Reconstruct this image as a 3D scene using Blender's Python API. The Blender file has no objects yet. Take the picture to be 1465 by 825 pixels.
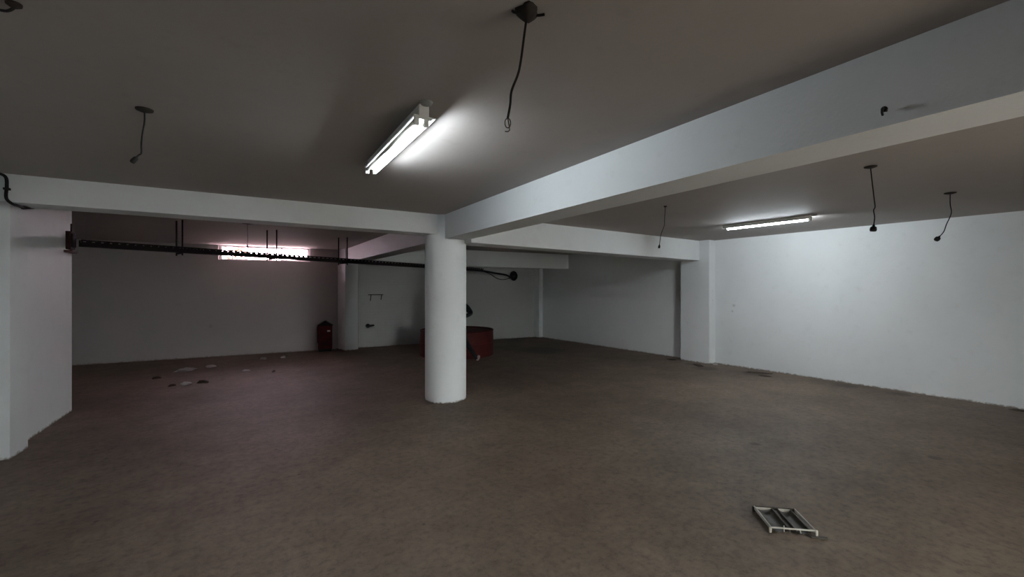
import bpy, bmesh, math, random
from mathutils import Vector, Matrix

random.seed(7)
scene = bpy.context.scene
COL = scene.collection
PI = math.pi

# ------------------------------------------------------------------ camera
cam_d = bpy.data.cameras.new('camera')
cam_d.sensor_width = 36.0
cam_d.lens = 606.0 * 36.0 / 1465.0
cam_d.clip_start = 0.05
cam = bpy.data.objects.new('camera', cam_d)
COL.objects.link(cam)
cam.location = (0, 0, 1.6)
cam.rotation_euler = (PI / 2, 0, -math.radians(34.884))
scene.camera = cam

# ------------------------------------------------------------------ world (hazy daylight outside the basement window)
SKY_STRENGTH = 44.0
LAMP_STRENGTH = 150.0
LAMP_STRENGTH_RIGHT = 260.0
world = bpy.data.worlds.new('world')
scene.world = world
world.use_nodes = True
bg = world.node_tree.nodes['Background']
bg.inputs[0].default_value = (0.93, 1.0, 0.98, 1)
bg.inputs[1].default_value = SKY_STRENGTH

vs = scene.view_settings
vs.view_transform = 'Standard'
vs.look = 'None'
vs.exposure = 0.0
vs.gamma = 1.0
vs.use_curve_mapping = False

# ------------------------------------------------------------------ materials
def new_mat(name):
    m = bpy.data.materials.new(name)
    m.use_nodes = True
    nt = m.node_tree
    return m, nt, nt.nodes['Principled BSDF']

def noise(nt, scale, detail=5, rough=0.6, vec=None, mapscale=None):
    n = nt.nodes.new('ShaderNodeTexNoise')
    n.inputs['Scale'].default_value = scale
    n.inputs['Detail'].default_value = detail
    n.inputs['Roughness'].default_value = rough
    if vec is not None:
        if mapscale:
            mp = nt.nodes.new('ShaderNodeMapping')
            mp.inputs['Scale'].default_value = mapscale
            nt.links.new(vec, mp.inputs['Vector'])
            vec = mp.outputs['Vector']
        nt.links.new(vec, n.inputs['Vector'])
    return n

def ramp(nt, fac, stops):
    r = nt.nodes.new('ShaderNodeValToRGB')
    e = r.color_ramp.elements
    while len(e) < len(stops):
        e.new(0.5)
    for i, (p, c) in enumerate(stops):
        e[i].position = p
        e[i].color = (c[0], c[1], c[2], 1) if len(c) == 3 else c
    nt.links.new(fac, r.inputs['Fac'])
    return r

def mix(nt, fac, a, b, mode='MIX'):
    n = nt.nodes.new('ShaderNodeMix')
    n.data_type = 'RGBA'
    n.blend_type = mode
    if isinstance(fac, (int, float)):
        n.inputs[0].default_value = fac
    else:
        nt.links.new(fac, n.inputs[0])
    for sock, v in ((6, a), (7, b)):
        if isinstance(v, (tuple, list)):
            n.inputs[sock].default_value = (v[0], v[1], v[2], 1)
        else:
            nt.links.new(v, n.inputs[sock])
    return n.outputs[2]

def bump(nt, bsdf, height, strength, dist=0.02):
    b = nt.nodes.new('ShaderNodeBump')
    b.inputs['Strength'].default_value = strength
    b.inputs['Distance'].default_value = dist
    nt.links.new(height, b.inputs['Height'])
    nt.links.new(b.outputs['Normal'], bsdf.inputs['Normal'])
    return b

def math_node(nt, op, a, b=None, clamp=False):
    n = nt.nodes.new('ShaderNodeMath')
    n.operation = op
    n.use_clamp = clamp
    for i, v in enumerate((a, b)):
        if v is None:
            continue
        if isinstance(v, (int, float)):
            n.inputs[i].default_value = v
        else:
            nt.links.new(v, n.inputs[i])
    return n.outputs[0]

def spots(nt, vec, pts, warp=0.5):
    """mask of irregular stains and dark patches: pts = (x, y, z, radius)"""
    nz = noise(nt, 9, 4, 0.7, vec)
    total = None
    for (x, y, z, r) in pts:
        d = nt.nodes.new('ShaderNodeVectorMath')
        d.operation = 'DISTANCE'
        nt.links.new(vec, d.inputs[0])
        d.inputs[1].default_value = (x, y, z)
        q = math_node(nt, 'DIVIDE', d.outputs['Value'], r)
        q = math_node(nt, 'ADD', q, math_node(nt, 'MULTIPLY', nz.outputs['Fac'], warp * 2))
        q = math_node(nt, 'SUBTRACT', 1.0 + warp, q)
        q = math_node(nt, 'MULTIPLY', q, 2.0, True)
        total = q if total is None else math_node(nt, 'MAXIMUM', total, q)
    return total

def mat_paint(name, base, dirt, low_dirt=True, bump_s=0.25, stains=(), brick=False, scale=1.0):
    m, nt, b = new_mat(name)
    geo = nt.nodes.new('ShaderNodeNewGeometry')
    pos = geo.outputs['Position']
    n1 = noise(nt, 0.9 * scale, 6, 0.62, pos)
    r1 = ramp(nt, n1.outputs['Fac'], [(0.32, (0, 0, 0)), (0.72, (1, 1, 1))])
    colr = mix(nt, math_node(nt, 'MULTIPLY', r1.outputs['Color'], 0.45), base, [c * 0.84 for c in base])
    n2 = noise(nt, 7 * scale, 6, 0.7, pos)
    r2 = ramp(nt, n2.outputs['Fac'], [(0.56, (0, 0, 0)), (0.78, (1, 1, 1))])
    colr = mix(nt, math_node(nt, 'MULTIPLY', r2.outputs['Color'], 0.22), colr, dirt)
    if low_dirt:
        # splashed dirt and chipped paint along the foot of the wall
        sep = nt.nodes.new('ShaderNodeSeparateXYZ')
        nt.links.new(pos, sep.inputs[0])
        h = math_node(nt, 'MULTIPLY', sep.outputs['Z'], 11.0)
        h = math_node(nt, 'SUBTRACT', 1.0, h, True)
        n3 = noise(nt, 22, 4, 0.7, pos)
        k = math_node(nt, 'ADD', h, n3.outputs['Fac'])
        k = math_node(nt, 'SUBTRACT', k, 1.22)
        k = math_node(nt, 'MULTIPLY', k, 4.0, True)
        colr = mix(nt, k, colr, (0.22, 0.19, 0.165))
    if stains:
        colr = mix(nt, math_node(nt, 'MULTIPLY', spots(nt, pos, stains), 0.35), colr, (0.2, 0.18, 0.17))
    nt.links.new(colr, b.inputs['Base Color'])
    b.inputs['Roughness'].default_value = 0.72
    b.inputs['Specular IOR Level'].default_value = 0.25
    n4 = noise(nt, 34, 5, 0.65, pos)
    bp = bump(nt, b, n4.outputs['Fac'], bump_s, 0.012)
    if brick:
        tc = nt.nodes.new('ShaderNodeTexCoord')
        mp = nt.nodes.new('ShaderNodeMapping')
        mp.inputs['Rotation'].default_value = (PI / 2, 0, 0)
        nt.links.new(tc.outputs['Object'], mp.inputs['Vector'])
        br = nt.nodes.new('ShaderNodeTexBrick')
        br.inputs['Scale'].default_value = 1.0
        br.inputs['Brick Width'].default_value = 0.23
        br.inputs['Row Height'].default_value = 0.075
        br.inputs['Mortar Size'].default_value = 0.008
        br.inputs['Color1'].default_value = (1, 1, 1, 1)
        br.inputs['Color2'].default_value = (0.85, 0.85, 0.85, 1)
        br.inputs['Mortar'].default_value = (0, 0, 0, 1)
        nt.links.new(mp.outputs['Vector'], br.inputs['Vector'])
        b2 = nt.nodes.new('ShaderNodeBump')
        b2.inputs['Strength'].default_value = 0.6
        b2.inputs['Distance'].default_value = 0.01
        nt.links.new(br.outputs['Color'], b2.inputs['Height'])
        nt.links.new(bp.outputs['Normal'], b2.inputs['Normal'])
        nt.links.new(b2.outputs['Normal'], b.inputs['Normal'])
    return m

def mat_plain(name, colr, rough=0.5, metal=0.0, var=0.25, scale=14, emit=None, strength=0):
    m, nt, b = new_mat(name)
    tc = nt.nodes.new('ShaderNodeTexCoord')
    n = noise(nt, scale, 5, 0.65, tc.outputs['Object'])
    r = ramp(nt, n.outputs['Fac'], [(0.3, [c * (1 - var) for c in colr]), (0.7, [min(1, c * (1 + var)) for c in colr])])
    nt.links.new(r.outputs['Color'], b.inputs['Base Color'])
    b.inputs['Roughness'].default_value = rough
    b.inputs['Metallic'].default_value = metal
    b.inputs['Specular IOR Level'].default_value = 0.2
    if emit:
        b.inputs['Emission Color'].default_value = (*emit, 1)
        b.inputs['Emission Strength'].default_value = strength
    return m

def mat_floor():
    m, nt, b = new_mat('brown_dusty_concrete')
    geo = nt.nodes.new('ShaderNodeNewGeometry')
    pos = geo.outputs['Position']
    n1 = noise(nt, 0.55, 7, 0.62, pos)
    c = ramp(nt, n1.outputs['Fac'], [(0.28, (0.105, 0.074, 0.053)), (0.5, (0.158, 0.117, 0.086)), (0.74, (0.212, 0.165, 0.124))])
    n2 = noise(nt, 3.2, 8, 0.7, pos)
    r2 = ramp(nt, n2.outputs['Fac'], [(0.35, (0.74, 0.72, 0.70)), (0.55, (1, 1, 1)), (0.72, (1.15, 1.14, 1.12))])
    colr = mix(nt, 0.8, c.outputs['Color'], r2.outputs['Color'], 'MULTIPLY')
    n3 = noise(nt, 17, 6, 0.75, pos)
    r3 = ramp(nt, n3.outputs['Fac'], [(0.36, (0.66, 0.66, 0.66)), (0.5, (1, 1, 1)), (0.68, (1.2, 1.2, 1.2))])
    colr = mix(nt, 0.95, colr, r3.outputs['Color'], 'MULTIPLY')
    # scattered dark crumbs pressed into the dust
    v = nt.nodes.new('ShaderNodeTexVoronoi')
    v.inputs['Scale'].default_value = 2.3
    nt.links.new(pos, v.inputs['Vector'])
    k = math_node(nt, 'LESS_THAN', v.outputs['Distance'], 0.035)
    colr = mix(nt, math_node(nt, 'MULTIPLY', k, 0.65), colr, (0.03, 0.024, 0.02))
    # oil stains with a shape of their own, and one wide dark patch
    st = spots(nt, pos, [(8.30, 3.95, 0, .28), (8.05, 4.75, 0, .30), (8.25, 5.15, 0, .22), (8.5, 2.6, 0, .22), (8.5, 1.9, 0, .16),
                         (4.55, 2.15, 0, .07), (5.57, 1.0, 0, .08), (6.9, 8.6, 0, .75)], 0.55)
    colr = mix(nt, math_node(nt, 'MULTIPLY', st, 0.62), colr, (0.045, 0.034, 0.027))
    nt.links.new(colr, b.inputs['Base Color'])
    b.inputs['Roughness'].default_value = 0.62
    b.inputs['Specular IOR Level'].default_value = 0.3
    n5 = noise(nt, 6, 8, 0.72, pos)
    bump(nt, b, n5.outputs['Fac'], 0.35, 0.03)
    return m

WHITE = (0.75, 0.765, 0.77)
M = {}
M['wall'] = mat_paint('white_wall_paint', WHITE, (0.5, 0.48, 0.45),
                      stains=[(8.75, 4.55, 1.25, .035), (8.75, 4.58, 1.13, .025), (8.66, 4.95, 1.55, .02), (8.66, 4.95, 1.35, .02)])
M['rear_wall'] = mat_paint('darker_white_paint', (0.46, 0.415, 0.415), (0.32, 0.28, 0.28), stains=[(-0.16, 12.1, 0.93, .06), (-0.12, 12.1, 0.72, .07), (-0.2, 12.1, 0.8, .04)])  # base tone set darker and pinker than the other white walls
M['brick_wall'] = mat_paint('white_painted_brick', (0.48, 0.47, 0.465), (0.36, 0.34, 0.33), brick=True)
M['beam'] = mat_paint('white_beam_plaster', WHITE, (0.5, 0.48, 0.45), low_dirt=False)
M['column'] = mat_paint('white_column_paint', (0.84, 0.855, 0.86), (0.55, 0.53, 0.5), bump_s=0.15)
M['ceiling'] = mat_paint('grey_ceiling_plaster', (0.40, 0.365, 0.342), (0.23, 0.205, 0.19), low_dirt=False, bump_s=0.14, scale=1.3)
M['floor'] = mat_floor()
M['white_metal'] = mat_plain('white_enamel', (0.75, 0.75, 0.72), 0.4, 0, 0.08)
M['grey_plastic'] = mat_plain('grey_plastic', (0.35, 0.35, 0.34), 0.5)
M['black'] = mat_plain('black_plastic', (0.015, 0.014, 0.013), 0.55)
M['soot'] = mat_plain('dark_brown_plate', (0.03, 0.024, 0.02), 0.8)
M['wire'] = mat_plain('dark_cable', (0.014, 0.012, 0.011), 0.7)
M['copper'] = mat_plain('bare_wire', (0.10, 0.08, 0.06), 0.45, 0.6)
M['tray'] = mat_plain('dark_tray_metal', (0.016, 0.010, 0.010), 0.85, 0.0)
M['rust'] = mat_plain('rusty_box', (0.045, 0.024, 0.020), 0.9, 0, 0.5, 20)
M['tube_off'] = mat_plain('unlit_tube_glass', (0.80, 0.78, 0.70), 0.15, 0, 0.03)
M['tube_on'] = mat_plain('lit_tube', (0.9, 0.9, 0.9), 0.4, 0, 0.0, 14, (0.84, 0.94, 1.0), LAMP_STRENGTH)
M['tube_on_right'] = mat_plain('lit_tube_right', (0.9, 0.9, 0.9), 0.4, 0, 0.0, 14, (0.84, 0.94, 1.0), LAMP_STRENGTH_RIGHT)
M['red_dark'] = mat_plain('dark_red_metal', (0.085, 0.007, 0.010), 0.5, 0, 0.35, 6)
M['red_roof'] = mat_plain('brown_red_metal', (0.022, 0.008, 0.008), 0.6)
M['red_tub'] = mat_plain('red_tub', (0.065, 0.008, 0.006), 0.55, 0, 0.25, 5)
M['tub_lid'] = mat_plain('dusty_red_lid', (0.10, 0.052, 0.048), 0.75, 0, 0.25, 4)
M['paper'] = mat_plain('white_label', (0.6, 0.58, 0.55), 0.7, 0, 0.05)
M['steel'] = mat_plain('dull_steel', (0.42, 0.385, 0.34), 0.5, 0.0, 0.2, 30)
M['dark_steel'] = mat_plain('dark_bronze', (0.05, 0.042, 0.033), 0.5, 0.3, 0.3, 30)
M['plaster'] = mat_plain('plaster_scrap', (0.42, 0.40, 0.39), 0.9, 0, 0.25, 30)
M['clod'] = mat_plain('dark_rubble', (0.06, 0.045, 0.036), 0.9, 0, 0.4, 30)
M['alu'] = mat_plain('window_frame_paint', (0.72, 0.68, 0.68), 0.4, 0, 0.05)
M['skin'] = mat_plain('skin', (0.42, 0.25, 0.18), 0.55, 0, 0.1)
M['cloth'] = mat_plain('black_clothing', (0.012, 0.012, 0.014), 0.9, 0, 0.3)
M['shoe'] = mat_plain('pale_shoe', (0.55, 0.48, 0.45), 0.7, 0, 0.1)
M['hair'] = mat_plain('dark_hair', (0.01, 0.008, 0.007), 0.7)
M['leaf'] = mat_plain('dry_leaves', (0.16, 0.10, 0.05), 0.8, 0, 0.5, 3)
M['earth'] = mat_plain('pale_ground', (0.35, 0.30, 0.27), 0.9, 0, 0.2, 2)

def mat_glass():
    m = bpy.data.materials.new('thin_glass')
    m.use_nodes = True
    nt = m.node_tree
    nt.nodes.remove(nt.nodes['Principled BSDF'])
    out = nt.nodes['Material Output']
    t = nt.nodes.new('ShaderNodeBsdfTransparent')
    t.inputs[0].default_value = (1.0, 0.84, 0.91, 1)
    g = nt.nodes.new('ShaderNodeBsdfGlossy')
    g.inputs['Roughness'].default_value = 0.05
    mx = nt.nodes.new('ShaderNodeMixShader')
    mx.inputs[0].default_value = 0.06
    nt.links.new(t.outputs[0], mx.inputs[1])
    nt.links.new(g.outputs[0], mx.inputs[2])
    nt.links.new(mx.outputs[0], out.inputs[0])
    return m
M['glass'] = mat_glass()

# ------------------------------------------------------------------ helpers
def obj(name, bm, mat, parent=None, smooth=False):
    bmesh.ops.recalc_face_normals(bm, faces=bm.faces)
    me = bpy.data.meshes.new(name)
    bm.to_mesh(me)
    bm.free()
    me.materials.append(mat)
    if smooth:
        for p in me.polygons:
            p.use_smooth = True
    o = bpy.data.objects.new(name, me)
    COL.objects.link(o)
    o.parent = parent
    return o

def tag(o, label, cat=None, group=None, kind=None):
    o['label'] = label
    if cat:
        o['category'] = cat
    if group:
        o['group'] = group
    if kind:
        o['kind'] = kind
    return o

def empty(name, label, cat, loc=(0, 0, 0), rz=0.0, group=None):
    o = bpy.data.objects.new(name, None)
    o.empty_display_size = 0.1
    COL.objects.link(o)
    o.location = loc
    o.rotation_euler = (0, 0, rz)
    tag(o, label, cat, group)
    return o

def box(bm, x0, x1, y0, y1, z0, z1):
    v = [bm.verts.new(p) for p in ((x0, y0, z0), (x1, y0, z0), (x1, y1, z0), (x0, y1, z0),
                                   (x0, y0, z1), (x1, y0, z1), (x1, y1, z1), (x0, y1, z1))]
    for f in ((0, 3, 2, 1), (4, 5, 6, 7), (0, 1, 5, 4), (1, 2, 6, 5), (2, 3, 7, 6), (3, 0, 4, 7)):
        bm.faces.new([v[i] for i in f])
    return v

def hexa(bm, bottom, top):
    v = [bm.verts.new(p) for p in list(bottom) + list(top)]
    n = len(bottom)
    bm.faces.new(v[:n][::-1])
    bm.faces.new(v[n:])
    for i in range(n):
        j = (i + 1) % n
        bm.faces.new((v[i], v[j], v[n + j], v[n + i]))

def prism(bm, foot, z0, z1):
    hexa(bm, [(x, y, z0) for x, y in foot], [(x, y, z1) for x, y in foot])

def bevel(bm, w, seg=2):
    bmesh.ops.bevel(bm, geom=list(bm.edges), offset=w, segments=seg, profile=0.6, affect='EDGES', clamp_overlap=True)

def bbox(w, *a, seg=2):
    bm = bmesh.new()
    box(bm, *a)
    bevel(bm, w, seg)
    return bm

def tube(bm, pts, r, seg=8, caps=True):
    pts = [Vector(p) for p in pts]
    rings = []
    n = len(pts)
    rr = r if isinstance(r, (list, tuple)) else [r] * n
    up = None
    for i, p in enumerate(pts):
        d = (pts[min(i + 1, n - 1)] - pts[max(i - 1, 0)]).normalized()
        if up is None:
            up = Vector((0, 0, 1)) if abs(d.z) < 0.9 else Vector((1, 0, 0))
        a = d.cross(up)
        if a.length < 1e-5:
            a = d.cross(Vector((0, 1, 0)))
        a.normalize()
        b = a.cross(d).normalized()
        up = b
        rings.append([bm.verts.new(p + (a * math.cos(2 * PI * k / seg) + b * math.sin(2 * PI * k / seg)) * rr[i]) for k in range(seg)])
    for i in range(n - 1):
        for k in range(seg):
            bm.faces.new((rings[i][k], rings[i][(k + 1) % seg], rings[i + 1][(k + 1) % seg], rings[i + 1][k]))
    if caps:
        bm.faces.new(rings[0][::-1])
        bm.faces.new(rings[-1])

def curve_pts(pts, sub=6):
    """Catmull-Rom through pts"""
    P = [Vector(p) for p in pts]
    out = []
    for i in range(len(P) - 1):
        p0, p1, p2, p3 = P[max(i - 1, 0)], P[i], P[i + 1], P[min(i + 2, len(P) - 1)]
        for k in range(sub):
            t = k / sub
            out.append(0.5 * ((2 * p1) + (p2 - p0) * t + (2 * p0 - 5 * p1 + 4 * p2 - p3) * t * t + (3 * p1 - p0 - 3 * p2 + p3) * t ** 3))
    out.append(P[-1])
    return out

def lathe(bm, prof, seg=32, center=(0, 0)):
    rings = []
    for r, z in prof:
        if r < 1e-6:
            rings.append([bm.verts.new((center[0], center[1], z))])
        else:
            rings.append([bm.verts.new((center[0] + r * math.cos(2 * PI * k / seg), center[1] + r * math.sin(2 * PI * k / seg), z)) for k in range(seg)])
    for a, b in zip(rings, rings[1:]):
        for k in range(seg):
            j = (k + 1) % seg
            if len(a) == 1 and len(b) == 1:
                continue
            if len(a) == 1:
                bm.faces.new((a[0], b[j], b[k]))
            elif len(b) == 1:
                bm.faces.new((a[k], a[j], b[0]))
            else:
                bm.faces.new((a[k], a[j], b[j], b[k]))

def struct(name, bm, mat, label, smooth=False):
    return tag(obj(name, bm, mat, None, smooth), label, None, None, 'structure')

# ------------------------------------------------------------------ the setting
H = 2.628
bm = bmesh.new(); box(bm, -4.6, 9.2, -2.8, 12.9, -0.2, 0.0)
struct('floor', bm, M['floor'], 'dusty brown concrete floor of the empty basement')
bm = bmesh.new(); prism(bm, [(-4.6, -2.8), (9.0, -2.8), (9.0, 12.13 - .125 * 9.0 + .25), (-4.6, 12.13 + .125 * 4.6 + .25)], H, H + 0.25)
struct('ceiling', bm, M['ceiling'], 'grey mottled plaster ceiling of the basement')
bm = bmesh.new(); box(bm, 8.75, 9.0, -2.8, 11.5, 0, H)
struct('wall_right', bm, M['wall'], 'long white right wall lit by the tube lamp')
D0, D1, DZ = 2.70, 3.48, 2.0  # unseen opening, added so daylight reaches the column and beam fronts
bm = bmesh.new(); box(bm, -2.1, D0, -2.8, -2.6, 0, H); box(bm, D1, 8.75, -2.8, -2.6, 0, H); box(bm, D0, D1, -2.8, -2.6, DZ, H)
struct('wall_front', bm, M['wall'], 'white wall behind the camera with an added daylight opening')
bm = bmesh.new(); box(bm, -8, 14, -14, -2.8, -0.2, 0.0)
struct('ground_added_opening', bm, M['earth'], 'pale ground outside the added opening behind the camera')
bm = bmesh.new(); box(bm, -2.1, -1.9, -2.8, 6.0, 0, H)
struct('wall_left', bm, M['wall'], 'white wall on the near left side of the basement')
# left pilaster and the wall stub behind it, up to the opening
bm = bmesh.new(); prism(bm, [(-2.1, 5.95), (-1.59, 5.95), (-1.555, 6.27), (-2.1, 6.27)], 0, H)
struct('trim_1', bm, M['wall'], 'white pilaster at the left edge of the photo')
bm = bmesh.new(); prism(bm, [(-2.1, 6.27), (-1.65, 6.27), (-1.555, 7.84), (-2.1, 7.84)], 0, H)
struct('wall_left_rear', bm, M['wall'], 'white stub of wall beside the dark opening on the left')
bm = bmesh.new(); box(bm, -4.4, -2.1, 7.64, 7.84, 0, H)
struct('wall_side_bay', bm, M['wall'], 'white wall of the hidden bay on the far left')
bm = bmesh.new(); box(bm, -4.6, -4.4, 7.64, 13.0, 0, H)
struct('wall_far_left', bm, M['wall'], 'white end wall of the hidden bay on the far left')

# rear wall, a few degrees off square; local frame u along the wall, v outwards
REAR = Matrix.Translation((0, 12.13, 0)) @ Matrix.Rotation(-math.atan(0.125), 4, 'Z')
def rear(u, v, z):
    return REAR @ Vector((u, v, z))
W0, W1, WZ = 0.03, 1.985, 2.275
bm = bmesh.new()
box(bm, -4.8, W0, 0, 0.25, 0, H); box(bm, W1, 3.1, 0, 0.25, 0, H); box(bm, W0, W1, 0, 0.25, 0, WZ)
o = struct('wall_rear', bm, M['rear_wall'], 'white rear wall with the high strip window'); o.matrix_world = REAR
bm = bmesh.new(); box(bm, 3.1, 9.2, 0, 0.25, 0, H)
o = struct('wall_rear_brick', bm, M['brick_wall'], 'white painted brick rear wall behind the round column'); o.matrix_world = REAR

# rear pilaster under the lengthwise beam, pilaster on the right wall, corner strip
bm = bmesh.new(); prism(bm, [(2.71, 11.40), (3.03, 11.37), (3.03, 11.9), (2.60, 11.9)], 0, H)
bevel(bm, 0.008, 1)
struct('trim_2', bm, M['wall'], 'white pilaster on the rear wall beside the dark red cabinet')
bm = bmesh.new(); box(bm, 8.53, 8.80, 4.95, 5.63, 0, H); bevel(bm, 0.008, 1)
struct('trim_3', bm, M['wall'], 'white pilaster standing out from the right wall')
bm = bmesh.new(); box(bm, 8.60, 8.80, 10.80, 11.3, 0, H); bevel(bm, 0.006, 1)
struct('trim_4', bm, M['wall'], 'narrow white strip in the far right corner')

# beams
def beam(name, p0, p1, width, side, z0, z1, label):
    """front face runs p0->p1 ; the beam lies `width` to its `side`"""
    a, b = Vector((*p0, 0)), Vector((*p1, 0))
    n = Vector((-(b - a).y, (b - a).x, 0)).normalized() * width * side
    foot = [a, b, b + n, a + n]
    zz = [z0, z1, z1, z0]
    bm = bmesh.new()
    hexa(bm, [(p.x, p.y, z) for p, z in zip(foot, zz)], [(p.x, p.y, H + 0.02) for p in foot])
    bmesh.ops.subdivide_edges(bm, edges=[e for e in bm.edges if e.calc_length() > 1], cuts=10)
    return struct(name, bm, M['beam'], label)

beam('trim_5', (2.17, -2.6), (2.607, 5.5), 0.335, -1, 2.292, 2.292, 'deep white ceiling beam running from the column over the camera')
beam('trim_6', (-1.9, 5.72), (2.62, 5.41), 0.33, 1, 2.38, 2.358, 'white ceiling beam from the left pilaster to the column')
beam('trim_7', (2.93, 5.20), (8.75, 5.18), 0.40, 1, 2.245, 2.205, 'white ceiling beam from the column to the right wall')
beam('trim_8', (2.56, 5.5), (2.78, 11.9), 0.33, -1, 2.28, 2.28, 'white ceiling beam from the column back to the rear wall')
beam('trim_9', (2.95, 10.65 - .125 * 2.95), (8.8, 10.65 - .125 * 8.8), 0.35, 1, 2.20, 2.20, 'white ceiling beam across the far right bay')

# round column
bm = bmesh.new()
CXY = (2.737, 5.615)
prof = [(0.0, 0.0), (0.286, 0.0), (0.292, 0.012), (0.296, 0.05), (0.296, 0.6), (0.2955, 1.2), (0.297, 1.9), (0.296, 2.3), (0.296, H + .01), (0, H + .01)]
lathe(bm, prof, 72)
for v in bm.verts:
    a = math.atan2(v.co.y, v.co.x)
    if v.co.z < 0.02 and v.co.xy.length > 0.1:
        v.co.xy *= 1 + 0.012 * math.sin(7 * a) + 0.008 * math.sin(17 * a + 1)
for v in bm.verts:
    v.co.x += CXY[0]; v.co.y += CXY[1]
col_o = struct('column', bm, M['column'], 'round white concrete column in the middle of the basement', True)

# ------------------------------------------------------------------ window in the rear wall
win = bpy.data.objects.new('window_1', None)
COL.objects.link(win)
win.matrix_world = REAR
tag(win, 'bright narrow strip window high in the rear wall', None, None, 'structure')
def wbar(name, u0, u1, z0, z1, v0=0.09, v1=0.14, parent=win, mat='alu'):
    return obj(name, bbox(0.004, u0, u1, v0, v1, z0, z1, seg=1), M[mat], parent)
wbar('frame_jamb', W0, W0 + .035, WZ, H); wbar('frame_jamb', W1 - .035, W1, WZ, H)
wbar('frame_sill', W0, W1, WZ, WZ + .02, 0.02, 0.2); wbar('frame_head', W0, W1, H - .018, H)
for (u0, u1, v, zb) in ((W0 + .035, 1.36, .095, WZ + .02), (1.32, W1 - .035, .118, WZ + .02)):
    s = wbar('sash_stile', u0, u0 + .03, zb, H - .018, v, v + .02)
    wbar('sash_stile', u1 - .03, u1, zb, H - .018, v, v + .02)
    wbar('sash_rail', u0, u1, zb, zb + (.018 if u0 < 1 else .03), v, v + .02)
    wbar('sash_rail', u0, u1, H - .036, H - .018, v, v + .02)
    wbar('pane', u0 + .03, u1 - .03, zb + .015, H - .036, v + .008, v + .012, win, 'glass')
# outside: ground level and a dry shrub by the glass
bm = bmesh.new(); box(bm, -6, 9, 12.95, 20, 2.0, 2.12)
o = struct('ground_outside', bm, M['earth'], 'pale ground outside the basement window')
shrub = empty('dry_shrub', 'brown dry shrub outside the left end of the strip window', 'shrub', (0.42, 13.55, 2.12))
bm = bmesh.new()
for i in range(7):
    a = random.uniform(0, 2 * PI)
    tube(bm, [(0, 0, -0.01), (.12 * math.cos(a), .08 * math.sin(a), .28), (.34 * math.cos(a), .16 * math.sin(a), .62)], [.012, .009, .004], 5)
obj('stem', bm, M['soot'], shrub)
bm = bmesh.new()
for i in range(420):
    c = Vector((random.gauss(0, .24), random.gauss(0, .12), random.uniform(.22, .8)))
    q = Matrix.Rotation(random.uniform(0, 6.28), 3, 'Z') @ Matrix.Rotation(random.uniform(0, 3.1), 3, 'X')
    l, w = random.uniform(.03, .06), random.uniform(.012, .022)
    bm.faces.new([bm.verts.new(c + q @ Vector(p)) for p in ((-l, 0, 0), (0, -w, .004), (l, 0, 0), (0, w, .004))])
tag(obj('foliage', bm, M['leaf'], shrub), 'brown dry leaves', kind='stuff')

# ------------------------------------------------------------------ fluorescent battens
def batten(loc, rz, label, two):
    t = empty('fluorescent_lamp', label, 'lamp', loc, rz, 'fluorescent tube lamps on the ceiling')
    L = 0.59 if two else 0.61
    HD = .061 if two else .048
    bm = bmesh.new()
    if two:
        box(bm, -.055, .072, -L - .01, L + .01, -.066, -.061)
        g = obj('reflector', bm, M['white_metal'], t)
        bm = bmesh.new()
    hexa(bm, [(-.026, -L - .01, -HD), (.026, -L - .01, -HD), (.026, L + .01, -HD), (-.026, L + .01, -HD)],
         [(-.030, -L - .01, 0), (.030, -L - .01, 0), (.030, L + .01, 0), (-.030, L + .01, 0)])
    bevel(bm, 0.004, 1)
    obj('housing', bm, M['white_metal'], t)
    xs = (.020, -.036) if two else (.040,)
    zt = -.098 if two else -.054
    for sy in (-1, 1):
        h = obj('end_cap', bbox(.004, -.03, .03, sy * (L + .012) - .006, sy * (L + .012) + .006, -HD - .004, 0, seg=1), M['white_metal'], t)
        for x in xs:
            obj('tube_holder', bbox(.005, x - .014, x + .014, sy * (L - .004) - .010, sy * (L - .004) + .010, zt - .018, min(zt + .022, -.02)),
                M['white_metal'] if two else M['grey_plastic'], t)
    if two:
        for sy in (-1, 1):
            obj('cross_bracket', bbox(.002, -.05, .05, sy * (L - .004) - .009, sy * (L - .004) + .009, -.078, -.066, seg=1), M['white_metal'], t)
    for i, x in enumerate(xs):
        bm = bmesh.new()
        zt = -.098 if (two and i == 0) else -.084 if two else -.054
        tube(bm, [(x, -L + .03, zt), (x, L - .03, zt)], .0135, 16)
        g = obj('tube', bm, M[('tube_on' if two else 'tube_on_right') if i == 0 else 'tube_off'], t, True)
        g['label'] = 'lit white tube' if i == 0 else 'unlit tube'
        for sy in (-1, 1):
            bm = bmesh.new()
            tube(bm, [(x, sy * (L - .032), zt), (x, sy * (L - .006), zt)], .0142, 12)
            obj('tube_cap', bm, M['steel'], g, True)
    # mounting plate and feed wire at the near end
    bm = bmesh.new(); lathe(bm, [(0, 0), (.035, 0), (.03, -.014), (0, -.016)], 20, (0.0, -L - .055))
    obj('feed_rose', bm, M['grey_plastic'], t, True)
    return t

batten((0.985, 2.83, H), -math.radians(3.2), 'lit twin tube lamp on the ceiling in front of the round column', True)
batten((6.84, 3.10, H), 0.0, 'lit single tube lamp on the ceiling near the right wall', False)

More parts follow.
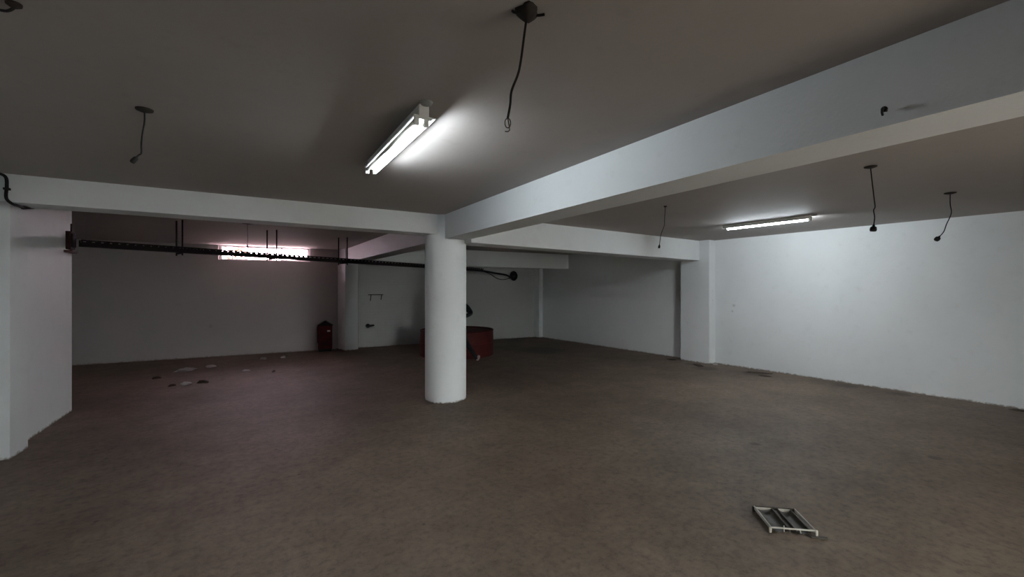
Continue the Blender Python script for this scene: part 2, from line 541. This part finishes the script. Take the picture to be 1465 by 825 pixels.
# ------------------------------------------------------------------ bare hanging cables
def pendant(x, y, pts, rose_r, label, end, rose_mat='soot', thick=.0045, rough=False):
    t = empty('hanging_cable', label, 'cable', (x, y, H), 0, 'bare lamp cables hanging from the ceiling')
    bm = bmesh.new()
    if rough:
        lathe(bm, [(0, 0.0), (rose_r, 0.0), (rose_r * .95, -.012), (rose_r * .55, -.03), (rose_r * .2, -.045), (0, -.046)], 18)
        for v in bm.verts:
            a = math.atan2(v.co.y, v.co.x)
            v.co.xy *= 1 + .16 * math.sin(3 * a + 1) + .1 * math.sin(5 * a)
    else:
        lathe(bm, [(0, 0.0), (rose_r, 0.0), (rose_r * .96, -.008), (rose_r * .45, -.016), (0, -.018)], 24)
    obj('ceiling_plate', bm, M[rose_mat], t, True)
    if rough:
        bm = bmesh.new()
        tube(bm, curve_pts([(.03, 0, -.01), (.045, -.015, -.012), (.058, -.03, -.012)]), .005, 6)
        obj('wire_stub', bm, M['wire'], t, True)
        bm = bmesh.new()
        tube(bm, curve_pts([(-.02, 0, -.012), (-.045, .012, -.02), (-.052, .022, -.012)]), .005, 6)
        obj('wire_stub', bm, M['wire'], t, True)
    P = [Vector(p) for p in pts]
    Q = curve_pts(P, 5)
    bm = bmesh.new(); tube(bm, Q, thick, 7)
    obj('cable', bm, M['wire'], t, True)
    e = P[-1]
    d = (P[-1] - P[-2]).normalized()
    if end == 'loop':
        bm = bmesh.new()
        ring = [e + Vector((.0105 * math.sin(k * 2 * PI / 14), 0, -.018 + .018 * math.cos(k * 2 * PI / 14))) for k in range(15)]
        ring += [e + Vector(p) for p in ((.006, 0, -.032), (.007, 0, -.044), (.001, 0, -.050), (-.010, 0, -.049))]
        ring = [e + Matrix.Rotation(-math.radians(34.9), 3, 'Z') @ (p - e) for p in ring]
        tube(bm, ring, .0022, 6)
        obj('bare_wire_loop', bm, M['copper'], t, True)
    else:
        bm = bmesh.new()
        s = 1.0 if end == 'socket' else .55
        lathe(bm, [(0, .012), (.008 * s, .012), (.010 * s, -.004), (.022 * s, -.012), (.025 * s, -.034), (.021 * s, -.046), (0, -.048)], 16)
        q = Vector((0, 0, -1)).rotation_difference(d).to_matrix().to_4x4()
        bmesh.ops.transform(bm, matrix=Matrix.Translation(e) @ q, verts=bm.verts)
        obj('lamp_socket', bm, M['black'], t, True)
    return t

# screen-right / view axes for sideways drift of the wires
R = Vector((math.cos(math.radians(34.884)), -math.sin(math.radians(34.884)), 0))
def drift(steps):
    return [R * a + Vector((0, 0, z)) for a, z in steps]
pendant(0.94, 1.25, drift([(0, -.01), (-.012, -.10), (-.024, -.19), (-.035, -.24), (-.058, -.30), (-.063, -.35), (-.072, -.40)]), .042,
        'twisted black cable ending in a bare wire loop nearest the camera', 'loop', thick=.0045, rough=True)
pendant(-0.34, 3.2, drift([(0, -.008), (.0, -.07), (-.012, -.14), (-.018, -.2), (-.018, -.25), (-.03, -.262), (-.040, -.272)]), .042,
        'short dark cable hanging from a dark plate on the left ceiling', 'small', thick=.004)
pendant(4.59, 3.24, drift([(0, -.005), (-.01, -.18), (-.012, -.24), (-.055, -.36), (-.072, -.48)]), .02,
        'curved thin cable hanging in front of the beam left of the right lamp', 'small', thick=.004)
pendant(4.52, 1.2, drift([(0, -.008), (.012, -.12), (.03, -.27), (.038, -.34), (.026, -.37), (.034, -.43), (.026, -.50)]), .046,
        'straight cable with black socket hanging just right of the right lamp', 'socket', thick=.0042)
pendant(6.46, 1.04, drift([(0, -.008), (.0, -.12), (.012, -.22), (-.04, -.34), (-.07, -.42), (-.12, -.475)]), .050,
        'kinked cable with black socket nearest the right wall', 'socket', thick=.0045)
pendant(0.396, 7.83, drift([(0, -.008), (0, -.12), (.004, -.25), (0, -.34)]), .08,
        'thin cable hanging before the strip window behind the cable tray', 'small', thick=.003)
pendant(-0.60, 2.28, drift([(.01, -.006), (-.004, -.02), (-.03, -.028), (-.08, -.02), (-.12, -.03)]), .022,
        'short black wire stub at the top left corner of the photo', 'small', thick=.005)

# hook on the deep beam
t = empty('beam_hook', 'small dark hook on the face of the deep ceiling beam', 'hook', (2.292, 0.563, 2.35))
bm = bmesh.new(); tube(bm, curve_pts([(.03, 0, 0), (-.015, 0, 0), (-.028, 0, -.008), (-.03, 0, -.022), (-.02, 0, -.03)]), .0045, 7)
obj('shank', bm, M['black'], t, True)
bm = bmesh.new(); tube(bm, [(.006, 0, 0), (-.006, 0, 0)], .011, 10)
obj('washer', bm, M['soot'], t, True)

# conduit at the left end of the front beam
t = empty('conduit_pipe', 'dark bent conduit at the left end of the ceiling beam', 'pipe')
bm = bmesh.new()
tube(bm, curve_pts([(-1.62, 5.60, 2.612), (-1.555, 5.62, 2.605), (-1.525, 5.622, 2.575), (-1.522, 5.625, 2.50), (-1.525, 5.625, 2.40), (-1.50, 5.655, 2.358),
                    (-1.49, 5.75, 2.356), (-1.49, 5.90, 2.357)], 5), .012, 8)
obj('pipe_run', bm, M['wire'], t, True)
bm = bmesh.new()
tube(bm, [(-1.49, 5.88, 2.357), (-1.485, 6.12, 2.40)], .017, 8)
obj('pipe_sleeve', bm, M['soot'], t, True)
obj('pipe_clip', bbox(.002, -1.542, -1.502, 5.61, 5.645, 2.47, 2.49, seg=1), M['soot'], t)

# ------------------------------------------------------------------ cable tray, its hangers, cables, box and coil
A = Vector((-1.465, 7.762, 2.192)); B = Vector((6.15, 10.336, 2.128))
TL = (B - A).length
ang = math.atan2((B - A).y, (B - A).x)
tilt = math.asin((B - A).z / TL)
tray = empty('cable_tray', 'long dark perforated cable tray hanging across the rear bays', 'cable tray')
TM = Matrix.Translation(A) @ Matrix.Rotation(ang, 4, 'Z') @ Matrix.Rotation(-tilt, 4, 'Y')
TW, TH = .075, .043
bm = bmesh.new()
box(bm, 0, TL, -TW, TW, -TH, -TH + .003)
obj_b = obj('tray_floor', bm, M['tray'], tray); obj_b.matrix_world = TM
for sy in (-1, 1):
    bm = bmesh.new()
    y0, y1 = sorted((sy * TW, sy * (TW - .003)))
    box(bm, 0, TL, y0, y1, -TH, .014)
    box(bm, 0, TL, y0, y1, .032, TH)
    n = int(TL / .085)
    for i in range(n + 1):
        x = i * TL / n
        box(bm, max(0, x - .018), min(TL, x + .018), y0, y1, .014, .032)
    s = obj('tray_side', bm, M['tray'], tray); s.matrix_world = TM
bm = bmesh.new()
for k, yy in enumerate((-.035, -.01, .02, .045)):
    tube(bm, [Vector((x, yy + .006 * math.sin(x * 1.7 + k), -.018 + .003 * math.sin(x * 2.3 + 2 * k))) for x in [i * TL / 40 for i in range(41)]], .010, 6)
c = obj('cables', bm, M['wire'], tray, True); c.matrix_world = TM
tag(c, 'black cables lying in the tray', kind='stuff')
for tpos in (.132, .297, .467, .80):
    s = tpos * TL
    p = TM @ Vector((s, 0, 0))
    g = obj('hanger', bmesh.new(), M['tray'], tray)
    bm = bmesh.new(); box(bm, s - .016, s + .016, -TW - .03, TW + .03, -TH - .022, -TH)
    g.data = bpy.data.meshes.new('hanger'); bm.to_mesh(g.data); bm.free(); g.data.materials.append(M['tray']); g.matrix_world = TM
    for sy in (-1, 1):
        q = TM @ Vector((s - (.012 if tpos < .2 else .04) * sy, sy * (TW + .014), -TH - .045))
        bm = bmesh.new(); tube(bm, [q, (q.x, q.y, H)], .0105, 8)
        obj('threaded_rod', bm, M['tray'], tray, True)

t = empty('junction_box', 'rusty brown junction box on the wall stub at the tray end', 'junction box')
obj('box_body', bbox(.008, -1.62, -1.52, 7.62, 7.83, 2.10, 2.33), M['rust'], t)
obj('box_lid', bbox(.004, -1.525, -1.505, 7.64, 7.80, 2.13, 2.30), M['tray'], t)
bm = bmesh.new(); tube(bm, [(-1.56, 7.80, 2.32), (-1.56, 7.805, 2.44)], .018, 8)
obj('cable_gland', bm, M['rust'], t, True)
obj('box_flange', bbox(.004, -1.64, -1.50, 7.56, 7.84, 2.055, 2.085), M['rust'], t)

coil = tray
cc = rear(7.82, -.10, 2.00)
bm = bmesh.new()
for k in range(8):
    rr = .022 + .016 * k
    off = random.uniform(-.02, .02)
    ring = [cc + Vector((rr * math.cos(j * 2 * PI / 20), -.010 * (k - 4) + off, rr * 1.05 * math.sin(j * 2 * PI / 20))) for j in range(21)]
    tube(bm, ring, .016, 7, False)
tag(obj('cable_coil', bm, M['wire'], coil, True), 'black coil of spare cable')
bm = bmesh.new()
tube(bm, curve_pts([TM @ Vector((TL - .5, .0, -.02)), TM @ Vector((TL + .12, 0, -.03)), (6.75, 10.58, 2.06), (7.35, 10.85, 2.015), tuple(cc + Vector((-.1, 0, -.06)))]), .028, 8)
obj('cable_bundle', bm, M['wire'], coil, True)
bm = bmesh.new()
tube(bm, curve_pts([TM @ Vector((TL - .1, -.05, -.03)), (6.45, 10.40, 2.03), (6.85, 10.6, 1.90), (7.15, 10.72, 1.87), (7.45, 10.86, 1.91), tuple(cc + Vector((-.05, 0, -.08)))]), .011, 7)
obj('sagging_cable', bm, M['wire'], coil, True)
bm = bmesh.new()
tube(bm, [cc + Vector((0, .12, .03)), cc + Vector((0, -.09, .03))], .016, 8)
obj('coil_peg', bm, M['tray'], coil, True)

# ------------------------------------------------------------------ things at the rear
# dark red cabinet with a peaked top
t = empty('red_cabinet', 'dark red metal cabinet with peaked top beside the rear pilaster', 'cabinet', rear(2.33, -.17, 0), -math.atan(.125) - .12)
obj('body', bbox(.006, -.165, .165, -.12, .12, .06, .66), M['red_dark'], t)
bm = bmesh.new()
hexa(bm, [(-.185, -.14, .655), (.185, -.14, .655), (.185, .14, .655), (-.185, .14, .655)],
     [(-.012, -.14, .775), (.012, -.14, .775), (.012, .14, .775), (-.012, .14, .775)])
obj('peaked_roof', bm, M['red_roof'], t)
d = obj('door', bbox(.004, -.14, .14, -.132, -.118, .10, .62), M['red_dark'], t)
obj('label_plate', bbox(.001, .05, .12, -.136, -.131, .50, .54, seg=1), M['paper'], d)
obj('handle', bbox(.003, -.115, -.10, -.15, -.13, .32, .42), M['red_roof'], d)
for z in (.24, .20, .16):
    obj('vent_slot', bbox(.001, -.07, .07, -.135, -.130, z, z + .012, seg=1), M['black'], d)
obj('plinth', bbox(.003, -.15, .15, -.11, .11, 0, .06), M['black'], t)
obj('side_rail', bbox(.003, -.185, -.165, -.10, .10, .22, .63), M['red_dark'], t)

# wide round red tub behind the column
TUB = (4.84, 9.30)
t = empty('round_tub', 'wide round dark red tub standing behind the column', 'tub', (TUB[0], TUB[1], 0))
bm = bmesh.new()
lathe(bm, [(0, 0), (.895, 0), (.90, .02), (.895, .30), (.885, .57), (.892, .575), (.893, .60), (.88, .605), (.87, .58), (.87, .5), (0, .5)], 64)
obj('wall', bm, M['red_tub'], t, False)
bm = bmesh.new()
lathe(bm, [(0, .585), (.6, .582), (.865, .578), (.868, .570), (0, .56)], 64)
obj('lid', bm, M['tub_lid'], t, False)
for z in (.10, .32):
    bm = bmesh.new()
    prof = [(.893, z - .012), (.905, z), (.893, z + .012)]
    lathe(bm, prof, 64)
    obj('hoop', bm, M['red_dark'], t, True)
bm = bmesh.new()
tube(bm, curve_pts([(-.10, -.25, .58), (-.09, -.25, .625), (.09, -.20, .625), (.10, -.20, .58)]), .012, 8)
obj('lid_handle', bm, M['red_roof'], t, True)

# wire bracket and knocked hole on the brick wall
t = empty('wall_bracket', 'thin dark wire bracket on the painted brick wall', 'bracket')
for n, a, b in (('bar', (3.40, -.05, 1.43), (3.80, -.05, 1.43)), ('prong', (3.48, -.05, 1.43), (3.46, -.06, 1.27)), ('prong', (3.76, -.05, 1.43), (3.74, -.06, 1.29)),
                ('fixing', (3.50, .03, 1.43), (3.50, -.05, 1.43)), ('fixing', (3.72, .03, 1.43), (3.72, -.05, 1.43))):
    bm = bmesh.new(); tube(bm, [rear(*a), rear(*b)], .011, 7)
    obj(n, bm, M['black'], t, True)
t = empty('pipe_stub', 'short black pipe stub poking from the painted brick wall', 'pipe')
bm = bmesh.new(); tube(bm, [rear(3.40, .04, .585), rear(3.41, -.07, .58)], .042, 12)
obj('stub', bm, M['black'], t, True)
bm = bmesh.new(); tube(bm, [rear(3.41, -.05, .58), rear(3.56, -.06, .60)], [.035, .022], 10)
obj('branch', bm, M['black'], t, True)
bm = bmesh.new(); tube(bm, [rear(3.40, .01, .585), rear(3.40, -.012, .585)], .058, 14)
obj('collar', bm, M['soot'], t, True)

# ------------------------------------------------------------------ metal grate lying on the floor
t = empty('metal_grate', 'small square metal grate frame lying on the brown floor', 'grate', (3.172, 1.312, 0), -math.radians(44.0))
S = .138
# local x = away to the right along the far rail, local y = towards the far rail
obj('frame_rail', bbox(.002, -S, S, S - .007, S, .018, .040, seg=1), M['dark_steel'], t)
obj('frame_rail', bbox(.002, -S, S, -S, -S + .007, .030, .040, seg=1), M['steel'], t)
obj('frame_rail', bbox(.002, -S, -S + .010, -S, S, .018, .040, seg=1), M['steel'], t)
obj('frame_rail', bbox(.002, S - .010, S, -S, S, .018, .040, seg=1), M['steel'], t)
for x in (-.018, .018, .104):
    obj('divider', bbox(.001, x - .004, x + .004, -S + .007, S - .007, .012, .034, seg=1), M['dark_steel'], t)
for x0, x1 in ((-S + .014, -.022), (.022, .1)):
    bm = bmesh.new()
    n = 8
    vs_ = []
    for y in (-S + .009, S - .009):
        for k in range(n + 1):
            a = PI * k / n
            vs_.append(bm.verts.new(((x0 + x1) / 2 - (x1 - x0) / 2 * math.cos(a), y, .028 - .022 * math.sin(a))))
    for k in range(n):
        bm.faces.new((vs_[k], vs_[k + 1], vs_[n + 2 + k], vs_[n + 1 + k]))
    g = obj('trough', bm, M['dark_steel'], t, True)
    bm = bmesh.new()
    top = [((x0 + x1) / 2 - (x1 - x0) / 2 * math.cos(PI * k / n), .034 - .020 * math.sin(PI * k / n)) for k in range(n + 1)]
    hexa(bm, [(x, S - .010, z) for x, z in top], [(x, S - .007, z) for x, z in top])
    obj('end_plate', bm, M['steel'], g)
bm = bmesh.new(); tube(bm, [(-.055, -S + .003, .012), (-.055, -S + .003, .052)], .004, 8)
obj('pin', bm, M['steel'], t, True)
bm = bmesh.new(); tube(bm, [(.045, -S + .004, .010), (.040, -S + .003, .040)], .004, 8)
obj('pin', bm, M['steel'], t, True)
for sx in (-1, 1):
    obj('corner_foot', bbox(.003, sx * S - .008, sx * S + .008, -S - .002, -S + .010, .0, .041, seg=1), M['steel'], t)
    obj('corner_foot', bbox(.003, sx * S - .010, sx * S + .010, S - .016, S + .004, .0, .036, seg=1), M['dark_steel'], t)
obj('loose_bar', bbox(.003, .09, .19, -S - .030, -S - .014, 0, .012), M['dark_steel'], t)

# ------------------------------------------------------------------ scraps and rubble on the floor
def lump(name, loc, sx, sy, sz, mat, label, cat, group, seed, sides=9):
    rnd = random.Random(seed)
    bm = bmesh.new()
    rings = []
    for z, k in ((0, 1.0), (.45, .92), (.85, .6)):
        rings.append([bm.verts.new((sx * k * math.cos(2 * PI * i / sides) * rnd.uniform(.6, 1.15),
                                    sy * k * math.sin(2 * PI * i / sides) * rnd.uniform(.6, 1.15),
                                    sz * z * (rnd.uniform(.7, 1.2) if z else 1))) for i in range(sides)])
    for a, b in zip(rings, rings[1:]):
        for i in range(sides):
            j = (i + 1) % sides
            bm.faces.new((a[i], a[j], b[j], b[i]))
    bm.faces.new(rings[0][::-1]); bm.faces.new(rings[-1])
    o = obj(name, bm, mat)
    o.location = loc
    o.rotation_euler = (0, 0, rnd.uniform(0, 3))
    return tag(o, label, cat, group)

G = 'scraps on the left rear floor'
lump('plaster_scrap', (-0.50, 10.4, 0), .20, .10, .06, M['plaster'], 'largest pale plaster scrap on the dark floor by the rear wall', 'debris', G, 1)
lump('plaster_scrap', (-0.10, 10.62, 0), .12, .09, .04, M['plaster'], 'small pale scrap just right of the largest plaster scrap', 'debris', G, 2)
lump('plaster_scrap', (-0.42, 8.92, 0), .10, .08, .04, M['plaster'], 'pale crumpled scrap between two dark clods on the left floor', 'debris', G, 3)
lump('rubble_clod', (-0.60, 8.90, 0), .06, .04, .04, M['clod'], 'dark clod just left of the pale crumpled scrap', 'debris', G, 4)
lump('rubble_clod', (-0.20, 8.90, 0), .09, .04, .05, M['clod'], 'dark clod just right of the pale crumpled scrap', 'debris', G, 5)
lump('rubble_clod', (-0.88, 9.77, 0), .07, .03, .04, M['clod'], 'dark clod nearest the left wall opening', 'debris', G, 6)
lump('plaster_scrap', (0.47, 9.72, 0), .11, .08, .02, M['plaster'], 'flat pale scrap midway between opening and red cabinet', 'debris', G, 7)
lump('rubble_clod', (0.90, 9.30, 0), .08, .03, .03, M['clod'], 'thin dark clod right of the flat pale scrap', 'debris', G, 8)
lump('plaster_scrap', (0.87, 11.1, 0), .10, .07, .05, M['plaster'], 'pale scrap in the shade below the strip window', 'debris', G, 9)
lump('plaster_scrap', (1.26, 11.06, 0), .07, .06, .05, M['plaster'], 'small pale scrap in the shade left of the red cabinet', 'debris', G, 10)
G = 'rubble along the right wall'
lump('rubble_clod', (8.42, 3.92, 0), .09, .26, .02, M['clod'], 'longest flat dark rubble patch along the right wall', 'debris', G, 11)
lump('rubble_clod', (8.22, 3.70, 0), .08, .12, .015, M['clod'], 'flat dark rubble patch in front of the longest one', 'debris', G, 12)
lump('rubble_clod', (8.20, 5.00, 0), .09, .20, .02, M['clod'], 'flat dark rubble patch in front of the right pilaster', 'debris', G, 13)
lump('rubble_clod', (8.38, 5.75, 0), .08, .12, .025, M['clod'], 'dark rubble clod at the far foot of the right pilaster', 'debris', G, 14)
lump('plaster_scrap', (8.60, 4.86, 0), .05, .10, .025, M['plaster'], 'pale plaster crumbs at the near foot of the right pilaster', 'debris', G, 15)
lump('rubble_clod', (8.62, 0.72, 0), .06, .14, .02, M['clod'], 'dark rubble clod at the right edge of the photo', 'debris', G, 16)

# ------------------------------------------------------------------ person perched on the tub behind the column
PB = Vector((9.54 * 0.467 + .029, 9.54 * 0.8935 - .020, 0))
AX = R
AY = Vector((-math.sin(math.radians(34.884)), -math.cos(math.radians(34.884)), 0))   # towards the camera
J = {}
def j(n, x, y, z, r):
    J[n] = (Vector((x, y, z)), r)
j('pelvis', -.02, .02, .765, .135); j('waist', -.02, .03, .90, .125); j('chest', -.02, .03, 1.08, .145); j('upper', -.02, .02, 1.20, .115)
j('neck', -.02, .03, 1.30, .055); j('head0', -.02, .055, 1.37, .068); j('head1', -.02, .065, 1.45, .088); j('head2', -.02, .05, 1.53, .075)
for s, sx in (('r', 1), ('l', -1)):
    j('sh' + s, -.02 + sx * .165, .02, 1.205, .080)
    j('el' + s, (.272 if sx > 0 else -.30), -.02, 1.035, .062)
    j('wr' + s, -.02 + sx * .14, .20, .97, .034)
    j('pa' + s, -.02 + sx * .075, .32, .935, .034)
    j('hip' + s, -.02 + sx * .095, .05, .735, .088)
j('knr', .17, .34, .46, .062); j('anr', .415, .36, .095, .042); j('her', .445, .37, .05, .040); j('ter', .475, .42, .165, .030)
j('knl', -.14, .42, .49, .062); j('anl', -.15, .44, .09, .042); j('hel', -.15, .43, .05, .040); j('tel', -.16, .60, .042, .034)
E_ = [('pelvis', 'waist'), ('waist', 'chest'), ('chest', 'upper'), ('upper', 'neck'), ('neck', 'head0'), ('head0', 'head1'), ('head1', 'head2')]
for s in 'rl':
    E_ += [('upper', 'sh' + s), ('sh' + s, 'el' + s), ('el' + s, 'wr' + s), ('wr' + s, 'pa' + s), ('pelvis', 'hip' + s), ('hip' + s, 'kn' + s), ('kn' + s, 'an' + s),
           ('an' + s, 'he' + s), ('he' + s, 'te' + s)]
    sx = 1 if s == 'r' else -1
    base = J['pa' + s][0]
    for k, ln in enumerate((.062, .072, .068, .054)):
        z = .026 - .0175 * k
        j('f%d0' % k + s, *(base + Vector((-sx * .02, .03, z))), .0095)
        j('f%d1' % k + s, *(base + Vector((-sx * (.025 + ln * .5), .03 + ln * .35, z - .004))), .0088)
        j('f%d2' % k + s, *(base + Vector((-sx * (.03 + ln * .95), .03 + ln * .2, z - .010))), .0075)
        E_ += [('pa' + s, 'f%d0' % k + s), ('f%d0' % k + s, 'f%d1' % k + s), ('f%d1' % k + s, 'f%d2' % k + s)]
    j('t0' + s, *(base + Vector((0, -.01, .038))), .0105)
    j('t1' + s, *(base + Vector((-sx * .035, .01, .058))), .0088)
    E_ += [('pa' + s, 't0' + s), ('t0' + s, 't1' + s)]
names = list(J)
me = bpy.data.meshes.new('person_skeleton')
me.from_pydata([J[n][0] for n in names], [(names.index(a), names.index(b)) for a, b in E_], [])
tmp = bpy.data.objects.new('person_skeleton', me)
COL.objects.link(tmp)
sk = tmp.modifiers.new('skin', 'SKIN')
sk.use_smooth_shade = True
if not me.skin_vertices:
    try:
        me.attributes  # noqa
        tmp.data.skin_vertices.new()
    except Exception:
        pass
if me.skin_vertices:
    for i, n in enumerate(names):
        d_ = me.skin_vertices[0].data[i]
        r_ = J[n][1]
        d_.radius = (r_, r_ * (.78 if n in ('waist', 'chest', 'upper', 'pelvis') else 1))
        d_.use_root = (n == 'pelvis')
ss = tmp.modifiers.new('subdivision', 'SUBSURF'); ss.levels = 2; ss.render_levels = 2
dg = bpy.context.evaluated_depsgraph_get()
pm = bpy.data.meshes.new_from_object(tmp.evaluated_get(dg))
bpy.data.objects.remove(tmp)
pm.name = 'person_body'
pm.materials.clear()
for k in ('cloth', 'skin', 'shoe'):
    pm.materials.append(M[k])
keys = [(J[n][0], 1 if (n.startswith(('head', 'neck', 'pa', 'f', 't0', 't1'))) else 2 if n.startswith(('he', 'te')) else 0) for n in names]
for s in 'rl':
    for a_, b_ in (('kn', 'an'), ('el', 'wr')):
        for q_ in (.2, .4, .6, .8):
            keys.append((J[a_ + s][0].lerp(J[b_ + s][0], q_), 0))
for p in pm.polygons:
    c = p.center
    p.material_index = min(keys, key=lambda q: (q[0] - c).length)[1]
    p.use_smooth = True
person = empty('person', 'person in black clothes mostly hidden behind the round column', 'person', PB, 0)
person.rotation_euler = (0, 0, math.atan2(AX.y, AX.x))
# local x = screen right, local y must point to the camera: mirror y into the figure's frame
for v in pm.vertices:
    v.co.y = -v.co.y
pm.flip_normals()
b_o = bpy.data.objects.new('body', pm); COL.objects.link(b_o); b_o.parent = person
def ball(bm, c, r, sc=(1, 1, 1)):
    bmesh.ops.create_uvsphere(bm, u_segments=16, v_segments=10, radius=r, matrix=Matrix.Translation(c) @ Matrix.Diagonal((*sc, 1)))
bm = bmesh.new(); ball(bm, (-.02, -.035, 1.51), .098, (1, 1.08, .95)); obj('hair', bm, M['hair'], person, True)
for sx in (-1, 1):
    bm = bmesh.new(); ball(bm, (-.02 + sx * .034, -.142, 1.455), .011); obj('eye', bm, M['black'], person, True)
    bm = bmesh.new(); ball(bm, (-.02 + sx * .092, -.055, 1.45), .024, (.4, .7, 1.2)); obj('ear', bm, M['skin'], person, True)
bm = bmesh.new(); ball(bm, (-.02, -.158, 1.425), .016, (.8, 1, 1.5)); obj('nose', bm, M['skin'], person, True)
bm = bmesh.new(); ball(bm, (-.02, -.132, 1.385), .022, (1.1, .5, .3)); obj('mouth', bm, M['red_roof'], person, True)
